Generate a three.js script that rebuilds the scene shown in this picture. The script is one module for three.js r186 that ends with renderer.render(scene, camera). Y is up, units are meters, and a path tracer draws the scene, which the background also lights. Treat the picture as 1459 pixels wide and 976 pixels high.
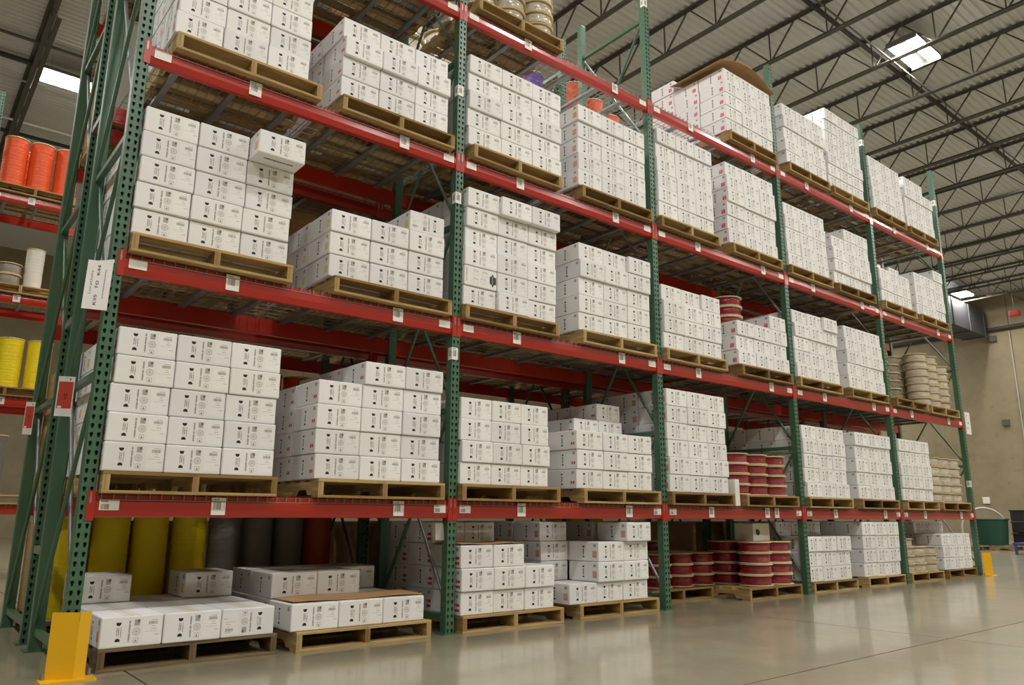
import * as THREE from 'three';
import { RoundedBoxGeometry } from 'three/addons/geometries/RoundedBoxGeometry.js';
import { mergeGeometries } from 'three/addons/utils/BufferGeometryUtils.js';
import { RectAreaLightUniformsLib } from 'three/addons/lights/RectAreaLightUniformsLib.js';

// ---------------------------------------------------------------- camera, lights, exposure
const scene = new THREE.Scene();
const camera = new THREE.PerspectiveCamera(2 * Math.atan(488 / 1083.85) * 180 / Math.PI, 1459 / 976, 0.05, 200);
camera.rotation.order = 'YXZ';
camera.position.set(-0.918, 0.863, 4.923);
camera.rotation.set(0.224, -0.6842, 0.0058);
camera.updateMatrixWorld(true); camera.updateProjectionMatrix();
const renderer = new THREE.WebGLRenderer({ antialias: true });
renderer.toneMapping = THREE.LinearToneMapping;
renderer.toneMappingExposure = 2.12;
renderer.shadowMap.enabled = true;
RectAreaLightUniformsLib.init();
scene.background = new THREE.Color(0x000000);

const LAMP_X = [-5.6, 1.05, 7.4, 14.0, 22.3, 27.0, 33.0];
const LAMP_Z = [11.2, 5.3, -0.57, -6.9, -12.85];
const LAMP_Y = 10.05, LAMP_NITS = 62;
const noLamp = (x, z) => x === 27.0 && z === -6.9;
for (const x of LAMP_X) for (const z of LAMP_Z) {
  if (noLamp(x, z)) continue;
  for (const dz of [-0.17, 0.17]) {
  const l = new THREE.RectAreaLight(0xfcf9f2, LAMP_NITS * 1.44, 1.08, 0.18);
  l.position.set(x, LAMP_Y - 0.03, z + dz); l.lookAt(x, 0, z + dz); scene.add(l);
  }
}

// ---------------------------------------------------------------- helpers
let seed = 20251;
const rnd = () => { seed = (seed + 0x6D2B79F5) | 0; let t = Math.imul(seed ^ (seed >>> 15), 1 | seed); t = (t + Math.imul(t ^ (t >>> 7), 61 | t)) ^ t; return ((t ^ (t >>> 14)) >>> 0) / 4294967296; };
const rr = (a, b) => a + (b - a) * rnd();
const pick = a => a[Math.floor(rnd() * a.length)];
const taken = {};
function numbered(n) { const k = taken[n] = (taken[n] || 0) + 1; return k === 1 ? n : `${n}_${String(k - 1).padStart(3, '0')}`; }
const labels = new Set();
function tag(o, label, category, group, kind) {
  o.userData.label = label; if (category) o.userData.category = category;
  if (group) o.userData.group = group; if (kind) o.userData.kind = kind;
  if (label && labels.has(label)) console.log('DUPLICATE LABEL', label);
  labels.add(label); return o;
}
function thing(name, label, category, pos = [0, 0, 0], turn = 0, group) {
  const g = new THREE.Group(); g.name = numbered(name); g.position.set(...pos); g.rotation.y = turn;
  scene.add(g); return tag(g, label, category, group);
}
function part(parent, name, geo, mat, pos, rot) {
  const m = new THREE.Mesh(geo, mat); m.name = name; m.castShadow = m.receiveShadow = true;
  if (pos) m.position.set(...pos); if (rot) m.rotation.set(...rot);
  parent.add(m); return m;
}
function solo(name, geo, mat, label, category, pos, rot, group) {
  const m = part(scene, numbered(name), geo, mat, pos, rot); return tag(m, label, category, group);
}
function struct(name, geo, mat, pos, label) {
  const m = geo ? part(scene, name, geo, mat, pos) : new THREE.Group();
  if (!geo) { m.name = name; scene.add(m); }
  m.userData.kind = 'structure'; if (label) m.userData.label = label; return m;
}
const geoCache = {};
function box(w, h, d) { const k = `${w.toFixed(4)},${h.toFixed(4)},${d.toFixed(4)}`; return geoCache[k] || (geoCache[k] = new THREE.BoxGeometry(w, h, d)); }
function tubeBetween(a, b, r, seg = 7) {
  const A = new THREE.Vector3(...a), B = new THREE.Vector3(...b), g = new THREE.CylinderGeometry(r, r, A.distanceTo(B), seg);
  g.applyQuaternion(new THREE.Quaternion().setFromUnitVectors(new THREE.Vector3(0, 1, 0), B.clone().sub(A).normalize()));
  const M = A.add(B).multiplyScalar(0.5); g.translate(M.x, M.y, M.z); return g;
}
function barBetween(a, b, w, h) {            // rectangular bar, w sideways, h the other way
  const A = new THREE.Vector3(...a), B = new THREE.Vector3(...b), g = new THREE.BoxGeometry(w, A.distanceTo(B), h);
  g.applyQuaternion(new THREE.Quaternion().setFromUnitVectors(new THREE.Vector3(0, 1, 0), B.clone().sub(A).normalize()));
  const M = A.add(B).multiplyScalar(0.5); g.translate(M.x, M.y, M.z); return g;
}
function at(g, x, y, z) { const c = g.clone(); c.translate(x, y, z); return c; }
function lathe(pts, seg = 24) { return new THREE.LatheGeometry(pts.map(p => new THREE.Vector2(p[0], p[1])), seg); }

// ---------------------------------------------------------------- textures
function noiseGrid(n) { const g = new Float32Array(n * n); for (let i = 0; i < g.length; i++) g[i] = rnd(); return (x, y) => { x = ((x % n) + n) % n; y = ((y % n) + n) % n; const xi = Math.floor(x), yi = Math.floor(y), fx = x - xi, fy = y - yi, sx = fx * fx * (3 - 2 * fx), sy = fy * fy * (3 - 2 * fy), X = (xi + 1) % n, Y = (yi + 1) % n; return (g[yi * n + xi] * (1 - sx) + g[yi * n + X] * sx) * (1 - sy) + (g[Y * n + xi] * (1 - sx) + g[Y * n + X] * sx) * sy; }; }
function dataTex(n, fn, srgb = true) {
  const d = new Uint8Array(n * n * 4);
  for (let y = 0; y < n; y++) for (let x = 0; x < n; x++) { const c = fn(x / n, y / n), i = (y * n + x) * 4; for (let k = 0; k < 3; k++) d[i + k] = Math.max(0, Math.min(255, c[k])); d[i + 3] = 255; }
  const t = new THREE.DataTexture(d, n, n); t.wrapS = t.wrapT = THREE.RepeatWrapping; t.magFilter = THREE.LinearFilter; t.minFilter = THREE.LinearMipmapLinearFilter; t.generateMipmaps = true;
  if (srgb) t.colorSpace = THREE.SRGBColorSpace; t.needsUpdate = true; return t;
}
function canvasTex(w, h, draw) {
  const c = document.createElement('canvas'); c.width = w; c.height = h; draw(c.getContext('2d'), w, h);
  const t = new THREE.CanvasTexture(c); t.colorSpace = THREE.SRGBColorSpace; t.anisotropy = 8; return t;
}
const nA = noiseGrid(16), nB = noiseGrid(64), nC = noiseGrid(256);

const woodTex = dataTex(256, (u, v) => {
  const k = 0.55 * nB(u * 4, v * 64) + 0.3 * nC(u * 8, v * 128) + 0.25 * nA(u * 4, v * 8), s = 0.72 + 0.42 * k;
  return [236 * s, 224 * s, 198 * s];
});
const floorTex = dataTex(1024, (u, v) => {
  const k = nA(u * 16, v * 16) * 0.42 + nB(u * 64, v * 64) * 0.25 + nC(u * 256, v * 256) * 0.22;
  const speck = nC(u * 256 + 31, v * 256 + 77) > 0.94 ? -14 : 0, s = 0.86 + 0.17 * k;
  return [224 * s + speck, 219 * s + speck, 203 * s + speck];
});
const floorRough = dataTex(512, (u, v) => { const k = nA(u * 16 + 5, v * 16) * 0.5 + nB(u * 64, v * 64 + 9) * 0.35 + nC(u * 256, v * 256) * 0.15; const g = 190 + 40 * k; return [g, g, g]; }, false);
const wallTex = dataTex(512, (u, v) => {
  const k = nA(u * 8, v * 8) * 0.4 + nB(u * 32, v * 32) * 0.25 + nC(u * 256, v * 256) * 0.15, s = 0.86 + 0.2 * k;
  const blot = nB(u * 24 + 3, v * 24 + 40) > 0.9 ? -12 : 0;
  return [236 * s + blot, 228 * s + blot, 210 * s + blot];
});
const cardTex = dataTex(256, (u, v) => { const k = nB(u * 16, v * 16) * 0.3 + nC(u * 8, v * 200) * 0.35, s = 0.8 + 0.3 * k; return [190 * s, 150 * s, 104 * s]; });
const wrapBump = dataTex(256, (u, v) => { const a = nB(u * 32 + 4 * nA(u * 16, v * 16), v * 10), b = nB(u * 14, v * 40), g = 255 * (0.5 * a + 0.5 * Math.abs(b - 0.5) * 2); return [g, g, g]; }, false);

// carton print atlas: 4 x 8 cells of 512 x 256
const CW = 512, CH = 256;
const CELLS = {};
const cartonTex = canvasTex(2048, 2048, (g) => {
  g.fillStyle = '#efeff0'; g.fillRect(0, 0, 2048, 2048);
  let n = 0;
  const cell = (name, draw) => { const cx = n % 4, cy = Math.floor(n / 4); n++; CELLS[name] = [cx, cy]; g.save(); g.translate(cx * CW, cy * CH); g.beginPath(); g.rect(0, 0, CW, CH); g.clip(); draw(); g.restore(); };
  const X = f => f * CW, Y = f => f * CH;
  const scuffs = (k) => { for (let i = 0; i < k; i++) { g.fillStyle = `rgba(150,140,120,${rr(0.03, 0.1)})`; g.fillRect(rr(0, CW), rr(0, CH), rr(2, 30), rr(1, 3)); } };
  const lines = (x, y, w, h, step, col) => { g.fillStyle = col; for (let yy = y; yy < y + h; yy += step) { let xx = x; while (xx < x + w) { const l = rr(3, 9); g.fillRect(xx, yy, Math.min(l, x + w - xx), step * 0.55); xx += l + rr(1, 3); } } };
  const vtext = (x, y, w, h, col) => { g.fillStyle = col; let yy = y; while (yy < y + h) { const l = rr(3, 8); g.fillRect(x, yy, w, Math.min(l, y + h - yy)); yy += l + (rnd() < 0.22 ? 6 : 1.5); } };
  const logo = (cx, y0, y1, r, ink) => {
    g.fillStyle = ink;
    g.beginPath(); g.moveTo(cx - r, y0); g.lineTo(cx + r, y0); g.lineTo(cx + r, y0 + r * 0.35); g.arc(cx, y0 + r * 0.35, r, 0, Math.PI); g.closePath(); g.fill();
    g.beginPath(); g.moveTo(cx - r, y1); g.lineTo(cx + r, y1); g.lineTo(cx + r, y1 - r * 0.35); g.arc(cx, y1 - r * 0.35, r, 0, Math.PI, true); g.closePath(); g.fill();
  };
  const front = (sx) => {
    scuffs(14);
    const ink = '#1d1915', grey = '#77726b';
    logo(X(0.285), Y(0.2), Y(0.8), 20, ink);
    vtext(X(0.258), Y(0.36), 9, Y(0.27), '#8f8a83'); vtext(X(0.285), Y(0.36), 9, Y(0.27), '#8f8a83'); vtext(X(0.32), Y(0.35), 7, Y(0.32), '#77726b');
    vtext(X(0.445), Y(0.16), 14, Y(0.68), '#8b867e');
    g.fillStyle = '#b9b4ad'; g.fillRect(X(0.53), Y(0.14), 44, 50); g.fillStyle = '#a19c95'; for (let i = 0; i < 4; i++) g.fillRect(X(0.53) + i * 11, Y(0.14), 5, 50); g.fillStyle = '#6b6761'; g.fillRect(X(0.53) + 24, Y(0.14), 20, 24);
    g.strokeStyle = '#b3aea7'; g.lineWidth = 5; g.beginPath(); g.arc(X(0.57), Y(0.52), 29, 0, 7); g.stroke(); g.lineWidth = 4; g.beginPath(); g.arc(X(0.57), Y(0.52), 18, 0, 7); g.stroke(); g.fillStyle = '#bdb8b0'; g.beginPath(); g.arc(X(0.57), Y(0.52), 10, 0, 7); g.fill();
    g.strokeStyle = '#a19c94'; g.lineWidth = 3; g.strokeRect(X(0.535), Y(0.72), 38, 38); g.fillStyle = '#8a857e'; g.beginPath(); g.moveTo(X(0.572), Y(0.75)); g.lineTo(X(0.552), Y(0.84)); g.lineTo(X(0.592), Y(0.84)); g.fill();
    g.fillStyle = '#f4f4f4'; g.fillRect(X(0.68) + sx, Y(0.1), X(0.29), Y(0.76));
    lines(X(0.81) + sx, Y(0.17), X(0.1), 8, 8, '#8b867f');
    g.fillStyle = '#8f8a83'; for (let i = 0; i < 22; i++) g.fillRect(X(0.77) + sx + i * 3.4, Y(0.22), rr(1, 2.6), Y(0.1));
    lines(X(0.83) + sx, Y(0.37), X(0.05), 8, 8, '#a8a39b'); lines(X(0.82) + sx, Y(0.45), X(0.08), 9, 9, '#a49f97'); lines(X(0.72) + sx, Y(0.53), X(0.2), 7, 7, '#c3beb6'); lines(X(0.88) + sx, Y(0.64), X(0.07), 8, 8, '#99948c');
  };
  cell('front0', () => front(0)); cell('front1', () => front(-6)); cell('front2', () => front(4));
  cell('odd', () => {            // a carton laid with its drawing side out
    scuffs(10); vtext(X(0.06), Y(0.1), 12, Y(0.7), '#8f8a82');
    g.strokeStyle = '#a9a49c'; g.lineWidth = 3;
    for (const [x, y] of [[0.28, 0.2], [0.28, 0.6], [0.5, 0.55], [0.55, 0.2]]) { g.strokeRect(X(x), Y(y), 70, 58); g.beginPath(); g.ellipse(X(x) + 35, Y(y), 35, 10, 0, 0, 7); g.stroke(); }
    g.fillStyle = '#3b3732'; g.beginPath(); g.moveTo(X(0.86), Y(0.16)); g.lineTo(X(0.9), Y(0.3)); g.lineTo(X(0.97), Y(0.34)); g.lineTo(X(0.97), Y(0.68)); g.lineTo(X(0.9), Y(0.72)); g.lineTo(X(0.86), Y(0.86)); g.lineTo(X(0.82), Y(0.72)); g.lineTo(X(0.77), Y(0.68)); g.lineTo(X(0.77), Y(0.34)); g.lineTo(X(0.82), Y(0.3)); g.fill();
    vtext(X(0.85), Y(0.3), 10, Y(0.4), '#d8d4cc');
  });
  const side = (col, mode) => {
    scuffs(12);
    logo(X(0.5), Y(0.22), Y(0.8), 16, '#191511'); g.fillStyle = '#2c2823'; g.fillRect(X(0.484), Y(0.36), 16, Y(0.3)); g.fillStyle = '#e9e6e0'; g.fillRect(X(0.497), Y(0.4), 3, Y(0.22));
    g.fillStyle = '#8d8982'; g.fillRect(X(0.83), Y(0.12), 42, 36); g.fillStyle = '#c9c6bf'; for (let i = 0; i < 4; i++) g.fillRect(X(0.83) + i * 11, Y(0.12), 4, 36);
    if (mode === 'tint') { g.fillStyle = col; g.fillRect(X(0.8), Y(0.46), 68, 84); lines(X(0.81), Y(0.5), 56, 56, 14, 'rgba(255,255,255,0.35)'); }
    if (mode === 'small') { g.fillStyle = col; g.fillRect(X(0.8), Y(0.62), 26, 34); g.fillRect(X(0.87), Y(0.62), 26, 34); }
    if (mode === 'bars') { g.fillStyle = col; g.fillRect(X(0.8), Y(0.5), 74, 30); g.fillRect(X(0.8), Y(0.72), 74, 30); g.fillStyle = '#f2efe9'; g.fillRect(X(0.83), Y(0.54), 8, 12); g.fillRect(X(0.88), Y(0.77), 12, 8); }
    if (mode === 'square') { g.fillStyle = col; g.fillRect(X(0.78), Y(0.56), 66, 72); g.fillStyle = '#f6d9dc'; g.fillRect(X(0.8), Y(0.62), 40, 8); g.fillRect(X(0.82), Y(0.74), 30, 8); }
  };
  cell('plain', () => side(null)); cell('orange', () => side('#eda184', 'tint')); cell('yellow', () => side('#d8dc86', 'tint')); cell('red', () => side('#c8404c', 'small'));
  cell('redbars', () => side('#c2303c', 'bars')); cell('pink', () => side('#dc5068', 'square')); cell('tan', () => side('#c99a86', 'tint'));
  cell('top', () => { scuffs(30); g.fillStyle = '#d9d5cb'; g.fillRect(0, Y(0.5) - 3, CW, 5); g.fillStyle = '#e4e0d6'; g.fillRect(0, Y(0.36), CW, Y(0.28)); g.fillStyle = '#a39c8e'; g.fillRect(0, Y(0.5) - 1, CW, 2); });
  cell('bottom', () => { scuffs(30); g.fillStyle = '#46413a'; let x = X(0.2); while (x < X(0.82)) { const l = rr(6, 16); g.fillRect(x, Y(0.16), l, 14); x += l + 4; } });
});
const flatTex = {};
function label(name, w, h, draw) { flatTex[name] = canvasTex(w, h, draw); return new THREE.MeshStandardMaterial({ map: flatTex[name], roughness: 0.45 }); }

// ---------------------------------------------------------------- materials
const std = (o) => new THREE.MeshStandardMaterial(o);
const phy = (o) => new THREE.MeshPhysicalMaterial(o);
const M = {
  green: phy({ color: 0x436950, roughness: 0.42, clearcoat: 0.35, clearcoatRoughness: 0.3 }),
  red: phy({ color: 0xac2112, roughness: 0.4, clearcoat: 0.45, clearcoatRoughness: 0.16 }),
  redIron: phy({ color: 0xa8241e, roughness: 0.45, clearcoat: 0.4, clearcoatRoughness: 0.3 }),
  zinc: std({ color: 0x8d8f8e, roughness: 0.45, metalness: 0.55 }),
  wire: std({ color: 0x8f8c86, roughness: 0.5, metalness: 0.45 }),
  bolt: std({ color: 0xa09c92, roughness: 0.4, metalness: 0.7 }),
  yellow: phy({ color: 0xeeb708, roughness: 0.45, clearcoat: 0.4, clearcoatRoughness: 0.3 }),
  steel: std({ color: 0x5a5852, roughness: 0.7, metalness: 0.1 }),
  deck: std({ color: 0xcacccd, roughness: 0.75 }),
  pipe: std({ color: 0x3d3b37, roughness: 0.6, metalness: 0.2 }),
  paleSteel: std({ color: 0xb8b6ae, roughness: 0.5, metalness: 0.3 }),
  black: std({ color: 0x18181a, roughness: 0.6 }),
  white: std({ color: 0xe9e6df, roughness: 0.5 }),
  kraft: std({ map: cardTex, color: 0xffffff, roughness: 0.85 }),
  led: std({ color: 0xffffff, emissive: 0xfff8ee, emissiveIntensity: 9, roughness: 0.5 }),
  housing: std({ color: 0x77787a, roughness: 0.45, metalness: 0.2 }),
  duct: std({ color: 0x55565a, roughness: 0.55, metalness: 0.35 }),
  greenBin: std({ color: 0x1d4a3c, roughness: 0.5 }),
  blue: std({ color: 0x27407e, roughness: 0.5 }),
};
const cartonMats = [0xffffff, 0xf8f8f8, 0xfbfaf8, 0xf3f3f3].map(c => std({ map: cartonTex, color: c, roughness: 0.62 }));
const woods = [0xc6ad80, 0xb4986a, 0x9f8456, 0xcfba8f].map(c => std({ map: woodTex, color: c, roughness: 0.8 }));
const oldWoods = [0x8f7f68, 0x7d6d57, 0x9a8a70, 0x867560].map(c => std({ map: woodTex, color: c, roughness: 0.85 }));
const flangeMats = [0xf6ecd4, 0xeee0c2].map(c => std({ map: woodTex, color: c, roughness: 0.7 }));
const wound = {
  red: phy({ color: 0x9a1f30, roughness: 0.2, bumpMap: wrapBump, bumpScale: 0.012, clearcoat: 0.6, clearcoatRoughness: 0.1 }),
  cream: phy({ color: 0xddd6c6, roughness: 0.2, bumpMap: wrapBump, bumpScale: 0.012, clearcoat: 0.6, clearcoatRoughness: 0.1 }),
  grey: phy({ color: 0x8a8478, roughness: 0.5, bumpMap: wrapBump, bumpScale: 0.004, clearcoat: 0.7, clearcoatRoughness: 0.25 }),
  yellow: std({ color: 0xf0d810, roughness: 0.55 }), orange: std({ color: 0xe2551f, roughness: 0.55 }),
  steelgrey: std({ color: 0x7b7770, roughness: 0.55 }), rust: std({ color: 0xa8431f, roughness: 0.55 }), white: std({ color: 0xdedad0, roughness: 0.6 }), purple: std({ color: 0x5a3a9a, roughness: 0.5 }),
};
const barcode = (g, x, y, w, h) => { g.fillStyle = '#6d6a66'; for (let i = 0; i < w; i += 4) g.fillRect(x + i, y, 1 + 2.4 * rnd(), h); };
const shelfTags = [0, 1].map(i => label('tag' + i, 128, 90, (g, w, h) => { g.fillStyle = '#eeebe4'; g.fillRect(0, 0, w, h); g.fillStyle = '#3a3733'; g.font = 'bold 20px sans-serif'; g.fillText(i ? 'K36A' : 'K35A', 10, 26); barcode(g, 12, 40, 52, 42); }));
const plainTag = label('plain', 64, 48, (g, w, h) => { g.fillStyle = '#efece5'; g.fillRect(0, 0, w, h); g.fillStyle = '#d9d6cf'; g.fillRect(8, 34, 30, 4); });
const slotTag = label('slot', 96, 128, (g, w, h) => { g.fillStyle = '#ebe8e1'; g.fillRect(0, 0, w, h); g.fillStyle = '#8a8781'; g.fillRect(12, 10, 40, 8); barcode(g, 14, 26, 50, 62); });

// ---------------------------------------------------------------- structure: floor, ceiling, walls
const WX0 = -24, WX1 = 36, WZ0 = -28, WZ1 = 15.5, ROOF = 10.57;
{
  const floor = struct('floor', null); floor.userData.label = 'polished grey-beige concrete floor';
  const mats = [0xb8b4a5, 0xb4b0a1, 0xbbb7a8].map(c => phy({ map: floorTex, color: c, roughness: 0.4, roughnessMap: floorRough, clearcoat: 0.7, clearcoatRoughness: 0.1 }));
  const xs = [WX0]; for (let x = 0.3 - 5.04 * 4; x < WX1 - 1; x += 5.04) xs.push(x); xs.push(WX1);
  const zs = [WZ0]; for (let z = 2.36 - 5.04 * 5; z < WZ1 - 1; z += 5.04) zs.push(z); zs.push(WZ1);
  for (let i = 0; i < xs.length - 1; i++) for (let j = 0; j < zs.length - 1; j++) {
    const w = xs[i + 1] - xs[i] - 0.013, d = zs[j + 1] - zs[j] - 0.013, cx = (xs[i] + xs[i + 1]) / 2, cz = (zs[j] + zs[j + 1]) / 2;
    const g = new THREE.BoxGeometry(w, 0.2, d), p = g.attributes.position, uv = g.attributes.uv;
    for (let k = 0; k < p.count; k++) uv.setXY(k, (p.getX(k) + cx) / 4.3, (p.getZ(k) + cz) / 4.3);
    part(floor, 'concrete_slab', g, mats[(i * 2 + j * 3) % 3], [cx, -0.1, cz]);
  }
  part(floor, 'joint_filler', box(WX1 - WX0, 0.19, WZ1 - WZ0), std({ color: 0x38342d, roughness: 0.9 }), [(WX0 + WX1) / 2, -0.1, (WZ0 + WZ1) / 2]);

  // roof deck: fluted sheet, flutes along x
  const prof = [], P = 0.1524, n = Math.ceil((WZ1 - WZ0) / P);
  for (let i = 0; i < n; i++) { const z = WZ0 + i * P; prof.push([z, 0], [z + 0.042, 0], [z + 0.07, 0.048], [z + 0.124, 0.048]); }
  prof.push([WZ0 + n * P, 0]);
  const sh = new THREE.Shape(); sh.moveTo(-prof[0][0], prof[0][1]); prof.slice(1).forEach(p => sh.lineTo(-p[0], p[1])); sh.lineTo(-WZ0 - n * P, 0.2); sh.lineTo(-WZ0, 0.2);
  const ng = new THREE.ExtrudeGeometry(sh, { depth: WX1 - WX0, bevelEnabled: false }); ng.rotateY(Math.PI / 2); ng.translate(WX0, 0, 0);
  struct('ceiling', ng, M.deck, [0, ROOF, 0], 'pale fluted steel roof deck');

  const wm = std({ map: wallTex, color: 0xaaa28f, roughness: 0.85 });
  const wall = (name, x0, x1, z0, z1, lab) => {
    const w = struct(name, null); w.userData.label = lab;
    const along = (x1 - x0) > (z1 - z0), L = along ? x1 - x0 : z1 - z0, N = Math.round(L / 7.3), H = ROOF + 0.1;
    for (let i = 0; i < N; i++) {
      const a = i * L / N + 0.012, b = (i + 1) * L / N - 0.012, len = b - a, g = new THREE.BoxGeometry(along ? len : x1 - x0, H, along ? z1 - z0 : len);
      const p = g.attributes.position, uv = g.attributes.uv; for (let k = 0; k < p.count; k++) uv.setXY(k, ((along ? p.getX(k) : p.getZ(k)) + i * 3.3) / 6, p.getY(k) / 6);
      part(w, 'wall_panel', g, wm, [along ? x0 + (a + b) / 2 : (x0 + x1) / 2, H / 2, along ? (z0 + z1) / 2 : z0 + (a + b) / 2]);
    }
    const c = std({ color: 0x6b6354, roughness: 0.9 });
    part(w, 'joint_sealant', new THREE.BoxGeometry(along ? L : (x1 - x0) * 0.8, H, along ? (z1 - z0) * 0.8 : L), c, [(x0 + x1) / 2, H / 2, (z0 + z1) / 2]);
    return w;
  };
  wall('wall_right', WX1, WX1 + 0.25, -28.5, WZ1 + 0.5, 'beige concrete panel end wall');
  wall('wall_left', WX0 - 0.25, WX0, WZ0, WZ1, 'beige concrete panel wall behind the camera side');
  wall('wall_back', WX0, WX1, WZ0 - 0.25, WZ0, 'beige concrete panel wall beyond the racks');
  wall('wall_front', WX0, WX1, WZ1, WZ1 + 0.25, 'beige concrete panel wall across the aisle');
}

// ---------------------------------------------------------------- roof joists, girders, pipes
const JX = []; for (let k = -8; k <= 10; k++) JX.push(15.48 + 1.826 * k); JX[0] = 0.36;
{
  const yb = 9.85, yt = 10.56, Pn = 1.215;
  const bar = (a, b, r) => barBetween(a, b, r, r);
  const diagUp = bar([0, 0, 0], [0, yt - yb, Pn / 2], 0.026), diagDown = bar([0, 0, 0], [0, yt - yb, -Pn / 2], 0.026), vert = bar([0, 0, 0], [0, yt - yb, 0], 0.022);
  const chordGeo = (len) => mergeGeometries([at(box(0.055, 0.008, len), -0.034, 0, 0), at(box(0.055, 0.008, len), 0.034, 0, 0), at(box(0.007, 0.055, len), -0.012, 0.03, 0), at(box(0.007, 0.055, len), 0.012, 0.03, 0)]);
  const topGeo = (len) => { const g = chordGeo(len).clone(); g.scale(1, -1, 1); const i = g.index; if (i) for (let k = 0; k < i.count; k += 3) { const a = i.getX(k); i.setX(k, i.getX(k + 2)); i.setX(k + 2, a); } g.computeVertexNormals(); return g; };
  const cg = {}, tg = {};
  const ord = ['first', 'second', 'third', 'fourth', 'fifth', 'sixth', 'seventh', 'eighth', 'ninth', 'tenth', 'eleventh', 'twelfth', 'thirteenth', 'fourteenth', 'fifteenth', 'sixteenth', 'seventeenth', 'eighteenth', 'nineteenth'];
  const joist = (x, z0, z1, lab, zn) => {
    const t = thing('roof_joist', lab, 'joist', [x, yb, 0], 0, 'open-web roof joists');
    const L = (z1 - z0).toFixed(2); cg[L] = cg[L] || chordGeo(z1 - z0); tg[L] = tg[L] || topGeo(z1 - z0 + 0.6);
    if (x < 1) t.scale.x = 1.6;
    part(t, 'bottom_chord', cg[L], M.steel, [0, 0, (z0 + z1) / 2]); part(t, 'top_chord', tg[L], M.steel, [0, yt - yb, (z0 + z1) / 2]);
    for (let z = zn + Math.ceil((z0 - zn) / Pn) * Pn; z < z1 - 0.1; z += Pn) {
      part(t, 'web_bar', diagUp, M.steel, [0, 0, z]); part(t, 'web_bar', diagDown, M.steel, [0, 0, z]); part(t, 'web_bar', vert, M.steel, [0, 0, z]);
    }
  };
  JX.forEach((x, i) => {
    joist(x, -9.2, 6.5, `dark steel open-web roof joist over the near aisle, ${ord[i]} counted from left`, -0.02);
    if (i === 0 || x > 18) joist(x, -24, -10.1, `dark steel open-web roof joist beyond the racks, ${ord[i]} counted from left`, -12.2);
  });
  solo('roof_girder', mergeGeometries([at(box(32, 0.02, 0.25), 0, 0.35, 0), at(box(32, 0.02, 0.25), 0, -0.35, 0), at(box(32, 0.7, 0.015), 0, 0, 0)]), M.steel, 'long dark roof girder carrying the joist ends behind the racks', 'girder', [19.9, 10.1, -9.65]);
  // sprinkler main and bridging bars along x
  const bars = [[-1.34, 10.4, 0.045, M.pipe, 'sprinkler_pipe', 'thick dark sprinkler main running under the roof above the rack', 'pipe'],
    [-0.87, 9.87, 0.017, M.steel, 'bridging_bar', 'thin bridging bar tying the joists above the rack', 'bar'],
    [2.2, 9.87, 0.016, M.steel, 'bridging_bar', 'thin dark bridging bar over the open aisle', 'bar'],
    [-5.4, 9.87, 0.016, M.steel, 'bridging_bar', 'thin dark bridging bar far behind the rack', 'bar']];
  for (const [z, y, r, m, nm, lab, cat] of bars) solo(nm, tubeBetween([0.2, y, z], [WX1 - 0.1, y, z], r, 8), m, lab, cat);
  [[-12.3, 10.45, 0.035, M.steel, 'upper dark pipe crossing the roof at top left'], [-13.2, 10.42, 0.06, M.pipe, 'thick dark pipe crossing the roof at top left'], [-14.1, 10.4, 0.02, M.paleSteel, 'thin pale conduit crossing the roof at top left'], [-15.4, 10.0, 0.03, M.white, 'white pipe crossing under the roof at left beside the lamp'], [-16.6, 10.2, 0.05, M.pipe, 'low dark sprinkler pipe crossing the roof at left']]
    .forEach(([z, y, r, m, lab]) => solo('roof_pipe', tubeBetween([-3, y, z], [6, y, z], r, 8), m, lab, 'pipe'));
  // diagonal bracing rods between joists near far end
  solo('wall_pipe', tubeBetween([WX1 - 0.12, 8.95, -16], [WX1 - 0.12, 8.95, 8], 0.085, 10), M.pipe, 'thick dark pipe along the top of the end wall', 'pipe');
  const d = thing('air_duct', 'large dark grey air duct running to the end wall under the roof', 'duct', [33.1, 9.2, -7.5]);
  part(d, 'duct_body', box(5.2, 1.15, 0.95), M.duct);
  for (const x of [-1.2, 0.63]) for (const z of [-0.3, 0.3]) part(d, 'hanger', tubeBetween([x, 0.57, z], [x, 1.36, z], 0.012, 6), M.steel);
  for (const x of [-2.5, -0.9, 0.8, 2.4]) part(d, 'duct_flange', box(0.05, 1.2, 1.0), M.duct, [x, 0, 0]);
}
// ---------------------------------------------------------------- high bay lamps
{
  const nm = ['far left', 'nearest', 'second', 'third', 'fourth', 'fifth', 'last'], rw = ['front wall row', 'aisle row', 'row above the near rack', 'row behind the racks', 'far back row'];
  LAMP_X.forEach((x, i) => LAMP_Z.forEach((z, j) => {
    if (noLamp(x, z)) return;
    const t = thing('high_bay_lamp', `bright rectangular high bay lamp, ${nm[i]} along the ${rw[j]}`, 'lamp', [x, LAMP_Y, z], 0, 'high bay lamps');
    part(t, 'housing', box(1.16, 0.05, 0.58), M.housing, [0, 0.05, 0]);
    part(t, 'end_cap', box(0.03, 0.09, 0.58), M.housing, [-0.575, 0.0, 0]); part(t, 'end_cap', box(0.03, 0.09, 0.58), M.housing, [0.575, 0.0, 0]);
    part(t, 'led_strip', box(1.1, 0.04, 0.19), M.led, [0, 0, -0.17]); part(t, 'led_strip', box(1.1, 0.04, 0.19), M.led, [0, 0, 0.17]);
    part(t, 'hanger', tubeBetween([-0.4, 0.07, 0], [-0.4, 0.55, 0], 0.004, 5), M.zinc); part(t, 'hanger', tubeBetween([0.4, 0.07, 0], [0.4, 0.55, 0], 0.004, 5), M.zinc);
  }));
}

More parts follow.
